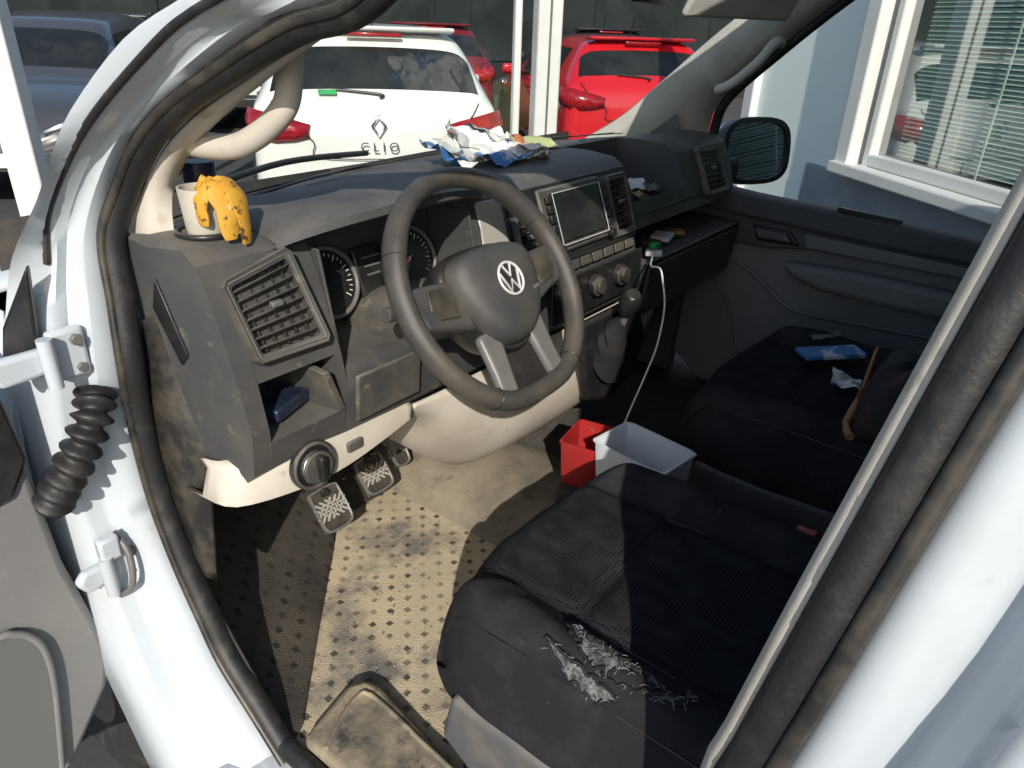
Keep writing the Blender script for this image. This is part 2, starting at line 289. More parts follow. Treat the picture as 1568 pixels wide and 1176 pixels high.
tube('check_strap',[(-.93,.335,.83),(-.925,.31,.80),(-.935,.30,.75),(-.95,.33,.72)],.005,greym,hg)
box('check_strap_housing',(-.945,.325,.815),(.030,.02,.04),white,hg,bevel=.005)
bel=[V((-.905,.335,1.055)),V((-.925,.315,1.03)),V((-.95,.318,.985)),V((-.975,.335,.94)),V((-.99,.355,.90))]
tube('cable_bellows',bel,lambda f:.022+.006*math.sin(f*2*math.pi*9),rubber,hg,n=16,smoothn=18)
prism('fender_corner_trim',[(-.938,.343,1.245),(-.966,.40,1.155),(-.972,.42,1.10),(-.950,.36,1.09)],(-.010,-.010,0),black,door,bevel=.004)
wh=grp('van_front_wheel')
rows=[]
for k in range(49):
    a=2*math.pi*k/48
    rows.append([V((x,.76+r*math.cos(a),.345+r*math.sin(a))) for x,r in((-.93,.20),(-.945,.28),(-.935,.325),(-.91,.345),(-.80,.345),(-.74,.32),(-.73,.2))])
loft('tyre',rows,tyre,wh,angle=50)
for k in range(60):
    a=2*math.pi*k/60
    box('tread_block_%d'%k,(-.90,.76+.345*math.cos(a),.345+.345*math.sin(a)),(.05,.014,.02),tyre,wh,rot=(a+math.pi/2,0,0),bevel=0)
disc('rim',(-.925,.76,.345),(-1,0,0),.21,.01,greym,wh)
def wsp(x,f):
    yb=.60-.20*(x/.75)**2; b=V((x,yb,1.20)); t=V((x*.92,-.16-.05*(x/.75)**2,1.82)); p=b.lerp(t,f); return p
loft('windscreen',[[wsp(x,f) for x in(-.74,-.55,-.3,0,.3,.55,.74)] for f in(0,.33,.66,1)],wglass,van)
loft('passenger_window',[[V((.835,.22,1.11)),V((.835,-.9,1.08))],[V((.77,.06,1.46)),V((.77,-.9,1.46))],[V((.70,-.2,1.75)),V((.70,-.9,1.75))]],wglass,van)
tube('wiper_arm',[(-.62,.50,1.262),(-.40,.56,1.275),(-.16,.60,1.262)],.006,black,van)
loft('cowl',[[V((x,.60-.20*(x/.75)**2+dy,z)) for x in(-.8,-.55,-.3,0,.3,.55,.8)] for dy,z in((-.02,1.21),(.03,1.222),(.08,1.21))],black,van,solid=.004)
box('sun_visor',(.455,.03,1.618),(.37,.018,.155),headl,grp('sun_visor_panel'),rot=(R(28),0,R(-14)),bevel=.008)
box('mirror_body',(.05,.06,1.60),(.24,.035,.07),black,grp('rear_view_mirror'),rot=(R(10),0,R(15)),bevel=.015)
# ================================================================ FLOOR
fl=grp('van_floor')
mesh('rubber_mat',[(-.845,-.65,.5),(-.02,-.65,.5),(-.02,.46,.5),(-.845,.46,.5)],[(0,1,2,3)],fmat,fl)
loft('toe_board',[[V((-.845,.46,.498)),V((-.12,.46,.498))],[V((-.845,.62,.60)),V((-.12,.62,.60))],[V((-.845,.76,.85)),V((-.12,.76,.85))],[V((-.845,.78,1.2)),V((-.12,.78,1.2))]],carpet,fl,solid=.004)
loft('passenger_floor',[[V((-.12,-1,.497)),V((.9,-1,.497))],[V((-.12,.46,.497)),V((.9,.46,.497))],[V((-.12,.64,.62)),V((.9,.64,.62))],[V((-.12,.78,.9)),V((.9,.78,.9))],[V((-.12,.78,1.2)),V((.9,.78,1.2))]],carpet,fl,solid=.004)
hump=M('hump_carpet',(.24,.205,.15),.95,(.13,.115,.085),9,(.4,.7),bump=1,bscale=300,c3=(.07,.062,.05),scale3=14,thr3=(.55,.7))
loft('tunnel_hump',[[V((-.27,y,.503)),V((-.235,y,.53+h*.3)),V((-.15,y,.545+h)),V((.0,y,.55+h)),V((.12,y,.50))] for y,h in((.06,-.02),(.12,0),(.30,.01),(.5,.07),(.7,.2))],hump,fl,angle=60)
loft('footrest_and_shade',[cr([(-.845,.07,.503),(-.835,.20,.55),(-.82,.40,.67),(-.81,.62,.80)],5),cr([(-.83,.075,.504),(-.77,.21,.525),(-.68,.40,.60),(-.60,.62,.74)],5),cr([(-.815,.085,.504),(-.69,.22,.510),(-.56,.37,.530),(-.48,.58,.64)],5),cr([(-.80,.10,.502),(-.665,.232,.502),(-.52,.370,.502),(-.40,.50,.54)],5)],arch,fl,angle=60)  # footrest ramp, inner edge drawn out so its dark colour paints the floor shadow
st=[(-.845,.045),(-.80,.055),(-.735,.07),(-.705,.055),(-.70,.02),(-.72,-.1),(-.74,-.25),(-.845,-.30)]
prism('step_cover',[(x,y,.504) for x,y in st],(0,0,.028),dirty,fl,bevel=.012,seg=3)
st2=[(-.835,.0),(-.79,.022),(-.745,.035),(-.725,.02),(-.735,-.1),(-.755,-.25),(-.835,-.27)]
tube('step_rib',[(x,y,.533) for x,y in st2],.004,dirty,fl,n=8,smoothn=3)
# loose grit on the mat
random.seed(21); vs=[];fs=[]
for i in range(420):
    x=random.uniform(-.80,-.06); y=random.uniform(-.15,.44); r=random.choice((.0012,.0018,.0028)); a=len(vs)
    for dx,dy,dz in((-1,-.6,0),(.9,-.8,0),(.2,1,0),(random.uniform(-.4,.4),0,1.1)): vs.append((x+dx*r,y+dy*r,.5012+dz*r))
    fs+= [(a,a+1,a+3),(a+1,a+2,a+3),(a+2,a,a+3)]
mesh('grit',vs,fs,M('grit',(.30,.25,.18),.9,(.1,.09,.07),90,(.45,.55)),fl,smooth=False)
pd=grp('pedals')
def pedal(n,c,w,h,tilt,mat=black):
    c=V(c); rm=Matrix.Rotation(R(tilt),3,'X')
    o=box(n+'_pad',c,(w,.014,h),blackd,pd,bevel=.010,M4=rm)
    for i in range(-2,3):
        for s in(1,-1):
            m2=rm@Matrix.Rotation(R(45*s),3,'Y')
            q=c+rm@V((i*w*.18,-.008,0))
            box(n+'_rib',q,(.004,.004,h*.62 if abs(i)<2 else h*.35),decor,pd,bevel=0,M4=m2)
    ring_pts=[c+rm@V((x*w/2*.93,-.008,z*h/2*.93)) for x,z in((-1,-.7),(-1,.7),(-.75,1),(.75,1),(1,.7),(1,-.7),(.6,-1),(-.6,-1))]
    tube(n+'_rim',ring_pts,.0035,greym,pd,n=6,smoothn=2,closed=True)
    tube(n+'_arm',[c+V((0,.01,.03)),c+V((.01,.10,.06)),c+V((.02,.18,.2)),c+V((.02,.2,.4))],.011,black,pd)
pedal('clutch',(-.50,.39,.605),.075,.095,-38)
pedal('brake',(-.375,.395,.625),.075,.085,-38)
pedal('throttle',(-.27,.44,.635),.045,.11,-35)
# ================================================================ DASHBOARD
db=grp('dashboard')
def prof(x,mode):
    wb=.60-.22*(x/.8)**2
    P=[(wb+.03,1.18),(wb-.02,1.235),(wb-.10,1.256),(.29,1.266),(.215,1.260),(.188,1.243),(.165,1.20),(.132,1.10),(.128,1.088),(.118,1.035),(.116,1.025),(.125,.96),(.15,.935),(.40,.92)]
    if mode=='L':
        P[7]=(.13,1.09);P[8]=(.25,1.083);P[9]=(.25,1.012);P[10]=(.117,1.005)
    if mode=='C':
        P[4]=(.27,1.262);P[5]=(.268,1.24);P[6]=(.266,1.2);P[7]=(.262,1.075);P[8]=(.13,1.062);P[9]=(.118,1.04)
    if mode=='T':
        P[3]=(.36,1.262);P[4]=(.35,1.15);P[5]=(.20,1.14);P[6]=(.15,1.165);P[7]=(.135,1.105);P[8]=(.27,1.098);P[9]=(.27,1.035);P[10]=(.105,1.028);P[11]=(.125,.9);P[12]=(.16,.87);P[13]=(.4,.86)
    if mode=='S':
        P[7]=(.135,1.105);P[8]=(.27,1.098);P[9]=(.27,1.035);P[10]=(.105,1.028);P[11]=(.125,.9);P[12]=(.16,.87);P[13]=(.4,.86)
    if mode=='E':
        P=[(y+.06 if y<.3 else y,z-.006) for y,z in P]
    return [V((x,y,z)) for y,z in P]
stn=[(-.825,'E'),(-.812,'N'),(-.785,'N'),(-.7849,'L'),(-.655,'L'),(-.6549,'N'),(-.645,'N'),(-.6449,'C'),(-.50,'C'),(-.40,'C'),(-.3151,'C'),(-.315,'N'),(-.2,'N'),(0,'N'),(.22,'N'),(.24,'S'),(.2401,'T'),(.36,'T'),(.50,'T'),(.5001,'S'),(.62,'S'),(.78,'S'),(.81,'S'),(.825,'E')]
loft('dash_body',[prof(x,m) for x,m in stn],dash,db,cap=True,angle=28)
rows=[]
for i in range(33):
    x=-.70+.42*i/32; q=(x+.49)/.212; a=math.sqrt(max(0,1-q*q*.985)); zl=1.240*(1-a)+1.288*a; yl=.190*(1-a)+.106*a
    rows.append([V((x,.275,zl-.02-.012*a)),V((x,yl+.02,zl-.004-.012*a)),V((x,yl+.001,zl-.002-.004*a)),V((x,yl+.003,zl+.003+.003*a)),V((x,yl+.03,zl+.010)),V((x,.235,max(1.264,zl+.010))),V((x,.33,max(1.2655,zl-.008))),V((x,.43,1.2575))])
loft('instrument_hood',rows,dash,db,angle=50)
tube('dash_top_seam',[(-.80,.33,1.2655),(-.72,.37,1.262),(-.55,.455,1.257),(-.3,.50,1.256),(0,.52,1.256),(.3,.50,1.256),(.6,.43,1.257)],.0018,black,db,n=6)
loft('defrost_grille',[[V((x,.53-.2*(x/.75)**2+dy,1.259-.10*dy)) for x in(-.6,-.4,-.2,0,.2,.4,.6)] for dy in(0,.018)],black,db,solid=.002)
for s,x in(('l',-.643),('r',-.318)):
    prism('cluster_cheek_'+s,[(x,.165,1.235),(x,.262,1.238),(x,.262,1.078),(x,.132,1.072)],(.004 if s=='l' else -.004,0,0),dash,db,bevel=.001)
wc=V((-.454,0,1.172))
cl=V((0,-.93,.36))
for gx,n in((-.57,'tachometer'),(-.388,'speedometer')):
    c=V((gx,.245,1.150)); disc(n+'_face',c,cl,.053,.004,black,db); ring(n+'_bezel',c+cl*.006,cl,.055,.004,greym,db)
    a=V((1,0,0)); b=cl.cross(a).normalized()
    for k in range(25):
        t=R(-40+260*k/24); d=a*math.cos(t)-b*math.sin(t)*-1
        L0=.010 if k%3==0 else .005
        p=c+cl*.0045+d*(.046-L0/2)
        m3=Matrix((d,cl.normalized(),d.cross(cl).normalized())).transposed()
        box(n+'_tick',p,(L0,.0012,.0014),paper,db,bevel=0,M4=m3)
    t=R(200); d=a*math.cos(t)+b*math.sin(t)
    m3=Matrix((d,cl.normalized(),d.cross(cl).normalized())).transposed()
    box(n+'_needle',c+cl*.007+d*.018,(.04,.0015,.0022),redp,db,bevel=0,M4=m3); disc(n+'_hub',c+cl*.005,cl,.007,.005,black,db,n=16)
box('info_display',(-.479,.245,1.15),(.062,.012,.085),screen,db,rot=(R(-20),0,0),bevel=.004)
for i in range(4): box('display_text_%d'%i,(-.479,.236-.003*i+.006,1.175-.014*i),(.04-.006*i,.001,.003),greym,db,rot=(R(-20),0,0),bevel=0)
def vent(n,TL,TR,BR,BL,ns=7,nf=5,depth=.03,fm=greym):
    TL,TR,BR,BL=map(V,(TL,TR,BR,BL)); nrm=(TR-TL).cross(BL-TL).normalized()
    if nrm.y>0: nrm=-nrm
    def P(u,v): return (TL*(1-u)+TR*u)*(1-v)+(BL*(1-u)+BR*u)*v
    rimo=[P(0,.06),P(.06,0),P(.94,0),P(1,.06),P(1,.94),P(.94,1),P(.06,1),P(0,.94)]
    rimi=[P(.10,.12),P(.13,.10),P(.87,.10),P(.90,.12),P(.90,.88),P(.87,.90),P(.13,.90),P(.10,.88)]
    r0=[p-nrm*.02 for p in rimo]; r1=[p+nrm*.006 for p in rimo]; r15=[p*.85+q*.15+nrm*.010 for p,q in zip(rimo,rimi)]; r2=[p+nrm*.006 for p in rimi]; r3=[p-nrm*.018 for p in rimi]
    loft(n+'_frame',[r0,r1,r15,r2,r3],dash2,db,closed=True,angle=30)
    mesh(n+'_back',[p-nrm*.016 for p in rimi],[tuple(range(8))],black,db)
    tube(n+'_accent',[p+nrm*.0078 for p in [P(.06,.09),P(.08,.06),P(.92,.06),P(.94,.09),P(.94,.91),P(.92,.94),P(.08,.94),P(.06,.91)]],.0013,greym,db,n=6,smoothn=1,closed=True)
    for i in range(ns):
        v=.17+.66*i/(ns-1); a=P(.11,v);b=P(.89,v)
        prism(n+'_slat_%d'%i,[a+nrm*.006,b+nrm*.006,b-nrm*.009+V((0,0,-.006)),a-nrm*.009+V((0,0,-.006))],V((0,0,.0030)),dash2,db,bevel=.0008)
    for i in range(nf):
        u=.2+.6*i/(nf-1); a=P(u,.12);b=P(u,.88)
        prism(n+'_fin_%d'%i,[a-nrm*.004,b-nrm*.004,b-nrm*.015,a-nrm*.015],V((.0022,0,0)),blackd,db,bevel=0)
    c=P(.52,.45); box(n+'_tab',c+nrm*.009,(.018,.01,.008),greym,db,bevel=.002)
vent('left_vent',(-.795,.172,1.222),(-.688,.172,1.250),(-.664,.125,1.115),(-.785,.125,1.118),7,5)
vent('centre_left_vent',(-.205,.165,1.215),(-.135,.165,1.215),(-.135,.128,1.10),(-.205,.128,1.10),7,3)
vent('centre_right_vent',(.115,.165,1.238),(.195,.165,1.238),(.205,.125,1.11),(.125,.125,1.11),7,3)
vent('right_vent',(.60,.185,1.245),(.735,.185,1.235),(.745,.13,1.125),(.61,.13,1.125),7,4)
def q4(n,x0,x1,z0,z1,y0,y1,mat,th=.01,bv=.003):
    return prism(n,[(x0,y0,z0),(x1,y0,z0),(x1,y1,z1),(x0,y1,z1)],(0,-th,.003),mat,db,bevel=bv)
q4('centre_panel',-.215,.228,1.095,1.243,.134,.188,black,.006,.006)
prism('decor_panel',[(-.305,.135,1.09),(-.222,.135,1.09),(-.218,.188,1.238),(-.285,.188,1.240)],(0,-.009,.003),decor,db,bevel=.004)
q4('radio_bezel',-.120,.105,1.118,1.238,.131,.179,dash2,.010,.005)
q4('radio_screen',-.088,.076,1.140,1.230,.128,.164,screen,.008,.002)
tube('radio_chrome',[(-.091,.116,1.138),(.079,.116,1.138),(.079,.153,1.233),(-.091,.153,1.233)],.0013,badge,db,n=6,smoothn=1,closed=True)
for i in range(5):
    for s in(-1,1): q4('radio_button',-.006+s*.097-.008,-.006+s*.097+.008,1.143+.018*i,1.156+.018*i,.124+.0072*i,.1292+.0072*i,black,.006,.001)
for s in(-1,1): disc('radio_knob',(-.006+s*.095,.118,1.130),(0,-.93,.36),.009,.011,black,db)
q4('button_row',-.12,.21,1.076,1.102,.125,.131,black,.008,.002)
for i in range(7): q4('switch_%d'%i,-.115+.045*i,-.078+.045*i,1.080,1.098,.115,.120,dash2,.004,.0015)
q4('climate_panel',-.13,.23,.975,1.068,.116,.120,black,.010,.004)
for kx in(-.08,.02,.12):
    disc('climate_knob',(kx,.107,1.032),(0,-1,.1),.024,.012,black,db); disc('climate_knob_cap',(kx,.095,1.033),(0,-1,.1),.017,.012,blackd,db); ring('climate_ring',(kx,.094,1.033),(0,-1,.1),.020,.0010,greym,db)
tube('shelf_trim',[(.24,.100,1.030),(.5,.100,1.030),(.8,.104,1.030)],.003,greym,db,smoothn=1)
q4('glovebox_lid',.26,.79,.885,1.015,.122,.108,dash,.010,.006)
tube('dash_rib',[(.24,.142,1.135),(.5,.142,1.135),(.8,.142,1.13)],.0025,black,db,smoothn=1)
q4('fuse_panel',-.640,-.505,.975,1.055,.118,.112,dash2,.010,.005)
prism('cubby_divider',[(-.70,.245,1.085),(-.69,.115,1.075),(-.665,.115,1.005),(-.70,.245,1.01)],(.012,0,0),dash2,db,bevel=.002)
box('cubby_item',(-.725,.17,1.024),(.08,.04,.02),M('dark_blue_glossy',(.02,.03,.06),.2,(.01,.01,.02),20),db,rot=(0,0,R(20)),bevel=.004)
prism('dash_end_slot',[(-.829,.265,1.215),(-.829,.215,1.12),(-.829,.235,1.10),(-.829,.285,1.17)],(.004,0,0),black,db,bevel=.001)
T=[V(p) for p in((-.835,.20,.955),(-.82,.155,.962),(-.74,.128,.965),(-.66,.125,.958),(-.58,.125,.95),(-.505,.13,.945))]
Bm=[V(p) for p in((-.85,.20,.915),(-.83,.150,.910),(-.74,.125,.905),(-.66,.122,.905),(-.58,.124,.915),(-.505,.13,.925))]
Bb=[V(p) for p in((-.84,.28,.895),(-.82,.24,.885),(-.74,.20,.878),(-.66,.19,.88),(-.58,.18,.895),(-.505,.17,.91))]
loft('lower_beige_strip',[cr([p+V((0,.015,.01)) for p in T],4),cr(T,4),cr(Bm,4),cr(Bb,4)],beige,db,solid=.005,angle=60)
c=V((-.722,.122,.938)); nn=V((0,-1,.12))
disc('light_switch_bezel',c,nn,.038,.010,black,db); ring('light_switch_ring',c+nn*.010,nn,.034,.003,dash2,db); disc('light_switch_knob',c+nn*.008,nn,.024,.014,dash2,db); box('light_switch_grip',c+nn*.026,(.010,.016,.042),black,db,bevel=.003); ring('light_switch_chrome',c+nn*.018,nn,.025,.0014,chrome,db)
box('dimmer',(-.64,.121,.934),(.03,.01,.018),dash2,db,bevel=.003)
xs=[-.505,-.44,-.38,-.26,-.17,.06,.20,.30,.38]; zb=[.90,.84,.75,.65,.625,.615,.62,.64,.70]
rows=[]
for tt in range(9):
    f=tt/8; r=[]
    for x,z in zip(xs,zb):
        zt=.945; zz=zt+(z-zt)*f; y=.13+.02*f-.045*math.sin(math.pi*f)*(1-abs((x+.05)/.45)**2)+.12*f**3
        r.append(V((x,y,zz)))
    rows.append(cr(r,4))
rows.append([p+V((0,.12,-.0)) for p in rows[-1]])
loft('knee_panel',rows,beige,db,solid=.006,angle=50)
loft('under_dash_filler',[[V((-.8,.21,.885)),V((.8,.2,.875))],[V((-.8,.5,.86)),V((.8,.5,.86))],[V((-.8,.78,.95)),V((.8,.78,.95))]],black,db)
gc=grp('gear_lever')
prism('gear_console',[(-.06,.105,.965),(.17,.105,.965),(.21,.09,.86),(.18,.10,.76),(.10,.115,.72),(.0,.11,.76),(-.05,.10,.86)],(0,-.03,.01),black,gc,bevel=.012,seg=3)
rows=[]
for k,(f,r) in enumerate(((0,.058),(.25,.05),(.35,.052),(.5,.038),(.6,.040),(.8,.022),(1,.014))):
    c=V((.05,.075,.86)).lerp(V((.030,.035,.97)),f); rows.append([c+V((r*math.cos(a*math.pi/8),0,0))+V((0,.5,1)).normalized()*r*math.sin(a*math.pi/8) for a in range(16)])
loft('gear_boot',rows,bolster,gc,closed=True,cap=True,angle=60)
tube('gear_stick',[(.030,.035,.96),(.018,.02,1.0)],.008,greym,gc,smoothn=1)
tube('gear_knob',[(.022,.028,.988),(.014,.014,1.018),(.008,.004,1.04)],lambda f:.013+.010*math.sin(math.pi*min(f*.9+.05,1)),black,gc)
# ================================================================ STEERING WHEEL
sw=grp('steering_wheel')
th=R(34); U=V((1,0,0)); Vv=V((0,math.sin(th),math.cos(th))); Nn=V((0,-math.cos(th),math.sin(th)))
def W(a,b,c=0): return wc+U*a+Vv*b+Nn*c
RR=.176
pts=[]
for k in range(72):
    a=2*math.pi*k/72; r=RR; x=r*math.cos(a); y=r*math.sin(a)
    if y<-.163: y=-.163-(abs(y)-.163)*.5
    pts.append(W(x,y))
rows=[]
for i,p in enumerate(pts):
    t=(pts[(i+1)%72]-pts[i-1]).normalized(); o=(p-wc).normalized(); o=(o-t*o.dot(t)).normalized()
    g=1.0+.10*math.exp(-((abs((i*5)%360-35))/14)**2)+.10*math.exp(-((abs((i*5)%360-145))/14)**2)
    rows.append([p+o*(.0150*g*math.cos(2*math.pi*j/16))+Nn*(.0180*g*math.sin(2*math.pi*j/16)) for j in range(16)])
rows.append(rows[0])
loft('rim',rows,leather,sw,closed=True,angle=80)
for a in(28,152,238,302):
    t=R(a); tube('rim_seam',[W((RR+.0158*math.cos(s))*math.cos(t),(RR+.0158*math.cos(s))*math.sin(t),.0186*math.sin(s)) for s in [2*math.pi*j/12 for j in range(12)]],.0009,black,sw,n=5,smoothn=2,closed=True)
hub=[(-.074,.046),(-.045,.057),(0,.060),(.045,.057),(.074,.046),(.083,.022),(.078,-.010),(.060,-.050),(.036,-.076),(0,-.086),(-.036,-.076),(-.060,-.050),(-.078,-.010),(-.083,.022)]
H=[V((x,y,0)) for x,y in hub]; H=cr(H,4,True)
rows=[]
for s,c in((1.04,-.045),(1.05,.002),(1.0,.018),(.94,.026),(.8,.032),(.5,.036),(.2,.037),(.02,.037)):
    rows.append([W(p.x*s,p.y*s,c) for p in H])
loft('airbag_cover',rows,hubm,sw,closed=True,cap=True,angle=60)
rows=[]
for s,c in((1.02,-.06),(1.16,-.030),(1.18,-.012),(1.10,.0),(1.04,.0)): rows.append([W(p.x*s,p.y*s-.002,c) for p in H])
loft('hub_back',rows,black,sw,closed=True,angle=60)
def spoke(n,pl,mat,c0=-.022,c1=-.002):
    P=[W(x,y,c0) for x,y in pl]; prism(n,P,Nn*(c1-c0),mat,sw,bevel=.007,seg=3)
for s in(-1,1):
    spoke('side_spoke',[(s*.07,.030),(s*.12,.034),(s*.165,.037),(s*.170,.010),(s*.156,-.026),(s*.12,-.034),(s*.07,-.050)],hubm,-.018,.006)
    spoke('lower_spoke',[(s*.052,-.055),(s*.030,-.078),(s*.036,-.12),(s*.042,-.164),(s*.078,-.157),(s*.074,-.12),(s*.075,-.06)],greym,-.014,.003)
    spoke('spoke_switches',[(s*.090,.024),(s*.136,.026),(s*.143,-.002),(s*.133,-.018),(s*.096,-.024)],blackd,.006,.010)
spoke('lower_spoke_web',[(-.04,-.06),(.04,-.06),(.045,-.164),(-.045,-.164)],black,-.020,-.010)
c=W(0,.0,.0375); ring('emblem_ring',c+Nn*.002,Nn,.0245,.0022,badge,sw,m=8); disc('emblem_base',c-Nn*.001,Nn,.0245,.002,black,sw)
def em(pp): 
    tube('emblem_stroke',[c+U*x*1.12+Vv*y*1.12+Nn*.0022 for x,y in pp],.0020,badge,sw,n=6,smoothn=1)
em([(-.008,.019),(0,.003),(.008,.019)]); em([(-.018,.010),(-.008,-.017),(0,-.002),(.008,-.017),(.018,.010)])
for i in range(6): box('airbag_letter_%d'%i,W(.030+.0055*i,-.026+.0006*i,.0335),(.0035,.0012,.005),greym,sw,bevel=0,M4=Matrix((U,Nn,Vv)).transposed())
rows=[]
for f,w,h in((0,.05,.045),(.3,.062,.055),(1,.075,.06)):
    c=W(0,-.005,-.05).lerp(V((-.47,.24,1.06)),f); rows.append([c+V((w*math.cos(a*math.pi/8),0,h*math.sin(a*math.pi/8))) for a in range(16)])
loft('column_shroud',rows,dash2,sw,closed=True,cap=True,angle=60)
tube('indicator_stalk',[W(-.03,.0,-.06),W(-.10,.015,-.06),W(-.150,.020,-.058)],lambda f:.007+.004*f,black,sw)
tube('wiper_stalk',[W(.03,.0,-.06),W(.10,.02,-.055),W(.16,.03,-.05)],lambda f:.007+.005*f,black,sw)
disc('indicator_tip',W(-.150,.020,-.058),(-1,0,.1),.011,.015,dash2,sw,n=16)
# ================================================================ SEATS
def hz(u,v,z):
    uu=2*u-1
    bol=.030*math.exp(-((abs(uu)-.80)/.15)**2)
    grv=-.010*math.exp(-((abs(uu)-.56)/.035)**2)
    tr=-.012*math.exp(-((v-.42)/.020)**2)*(1 if abs(uu)<.58 else 0)
    edge=-.075*max(0,(abs(uu)-.86)/.14)**2.2
    fr=-.10*max(0,(.16-v)/.16)**2.2
    return z+bol*(.6+.4*min(1,v*3))+grv+tr+edge+fr+.012*(1-uu*uu)-.010*v
def seat(n,x0,x1,yf,yb,z,drv=True):
    s=grp(n); nx,ny=50,50; vs=[];W_=x1-x0;L_=yf-yb
    for j in range(ny+1):
        v=j/ny
        for i in range(nx+1):
            u=i/nx; uu=2*u-1
            y=yf-L_*v-.055*abs(uu)**2.6*(1-v)
            x=x0+W_*u
            if v<.25: x+= -uu*.02*((.25-v)/.25)**2
            wr=.0022*math.sin(x*90+y*38+2*math.sin(y*31))*max(0,1-abs(abs(uu)-.7)/.3)
            zz=hz(u,v,z)+.0025*math.sin(x*37+y*23)+.0018*math.sin(x*61-y*47)+.0012*math.sin(x*140+y*90)*math.sin(y*120)+wr
            vs.append(V((x,y,zz)))
    fs=[];mi=[]
    for j in range(ny):
        for i in range(nx):
            a=j*(nx+1)+i; fs.append((a,a+1,a+nx+2,a+nx+1)); uu=abs((i+.5)/nx*2-1); mi.append(0 if uu<.57 else 1)
    def idx(i,j): return j*(nx+1)+i
    loop=[idx(i,0) for i in range(nx+1)]+[idx(nx,j) for j in range(1,ny+1)]+[idx(i,ny) for i in range(nx-1,-1,-1)]+[idx(0,j) for j in range(ny-1,0,-1)]
    cx=V(((x0+x1)/2,(yf+yb)/2,0)); prev=loop
    for zz,sc_ in((z-.10,1.018),(z-.14,1.01),(z-.175,.97)):
        new=[]
        for k in loop:
            p=vs[k]; q=V((cx.x+(p.x-cx.x)*sc_,cx.y+(p.y-cx.y)*sc_,zz+.003*math.sin(p.y*60))); vs.append(q); new.append(len(vs)-1)
        m=len(loop)
        for k in range(m): fs.append((prev[k],prev[(k+1)%m],new[(k+1)%m],new[k])); mi.append(1)
        prev=new
    o=mesh('cushion',vs,fs,[fabric,bolster],s,sub=1)
    if len(o.data.polygons)==len(mi): o.data.polygons.foreach_set('material_index',mi)
    for sgn in(-1,1):
        for off in(.57,.93):
            u=.5+.5*sgn*off; tube('seam',[V((x0+W_*u-(.02*sgn*off*((.25-v)/.25)**2 if v<.25 else 0),yf-L_*v-.055*off**2.6*(1-v),hz(u,v,z)+.0005)) for v in(.03,.07,.12,.2,.3,.4,.5,.6,.8,1)],.0013,black,s,n=6)
    box('seat_base',((x0+x1)/2,(yf+yb)/2-.03,z-.26),(W_*.86,L_*.8,.20),black,s,bevel=.015)
    prism('side_valance',[(x0-.008,yf-.10,z-.13),(x0-.008,yf-.25,z-.135),(x0-.008,yb,z-.12),(x0-.008,yb,z-.26),(x0-.008,yf-.16,z-.27),(x0-.008,yf-.08,z-.22)],(.03,0,0),seatpl,s,bevel=.012,seg=3)
    tube('height_lever',[(x0-.015,yf-.22,z-.20),(x0-.024,yf-.30,z-.195),(x0-.022,yf-.40,z-.19)],.010,black,s)
    rows=[]
    for k in range(9):
        f=k/8; zz=z+.02+.58*f; yy=yb-.03-.16*f; w=W_/2*(1-.12*f*f)
        rows.append([V(((x0+x1)/2+w*math.sin(a),yy-.055*math.cos(a)*1.0+(.03*abs(math.sin(a))**3),zz)) for a in [2*math.pi*q/24 for q in range(24)]])
    loft('backrest',rows,bolster,s,closed=True,cap=True,angle=60)
    return s
DX0,DX1,DYF,DYB,DZ=-.752,-.268,-.085,-.60,.845
ds=seat('car_seat',DX0,DX1,DYF,DYB,DZ)
def surf(x,y): 
    u=(x-DX0)/(DX1-DX0); v=(DYF-y)/(DYF-DYB); return hz(u,v,DZ)
def rip(n,line,wid,seed,nth):
    random.seed(seed); P=cr([V((x,y,0)) for x,y in line],14); m=len(P); L_,R_,C_=[],[],[]
    for i,p in enumerate(P):
        t=(P[min(i+1,m-1)]-P[max(i-1,0)]).normalized(); nn_=V((-t.y,t.x,0)); f=i/(m-1); w=wid*math.sin(math.pi*min(max(f,.02),.98))**.6
        a=p+nn_*w*random.uniform(.55,1.15); b=p-nn_*w*random.uniform(.55,1.15); c_=p+nn_*w*random.uniform(-.2,.2)
        for q,Ls,dz in((a,L_,.0018),(c_,C_,.0022+random.uniform(0,.0012)),(b,R_,.0018)): Ls.append(V((q.x,q.y,surf(q.x,q.y)+dz)))
    loft(n,[L_,C_,R_],foam,ds,angle=60)
    for Ls in(L_,R_): tube(n+'_torn_edge',[p+V((0,0,.0012)) for p in Ls[::2]],.0024,bolster,ds,n=6,smoothn=2)
    for i in range(nth):
        p=random.choice(L_+R_+C_); q=p+V((random.uniform(-.008,.008),random.uniform(-.010,.010),.002)); tube('frayed_thread',[p,(p+q)/2+V((random.uniform(-.003,.003),0,.003)),q],.0004,thread,ds,n=4,smoothn=2)
rip('torn_foam',[(-.682,-.315),(-.692,-.345),(-.703,-.385),(-.704,-.42),(-.694,-.445)],.018,5,50)
rip('torn_foam_strip',[(-.719,-.305),(-.727,-.34),(-.731,-.38),(-.730,-.41)],.006,9,14)
rip('worn_patch',[(-.715,-.44),(-.705,-.465),(-.69,-.48)],.006,14,30)
ps=seat('car_seat',.02,.58,-.075,-.60,.84)
box('belt_buckle',(-.235,-.47,.80),(.02,.035,.05),redp,ds,bevel=.004); box('buckle_stalk',(-.235,-.48,.74),(.018,.03,.10),black,ds)
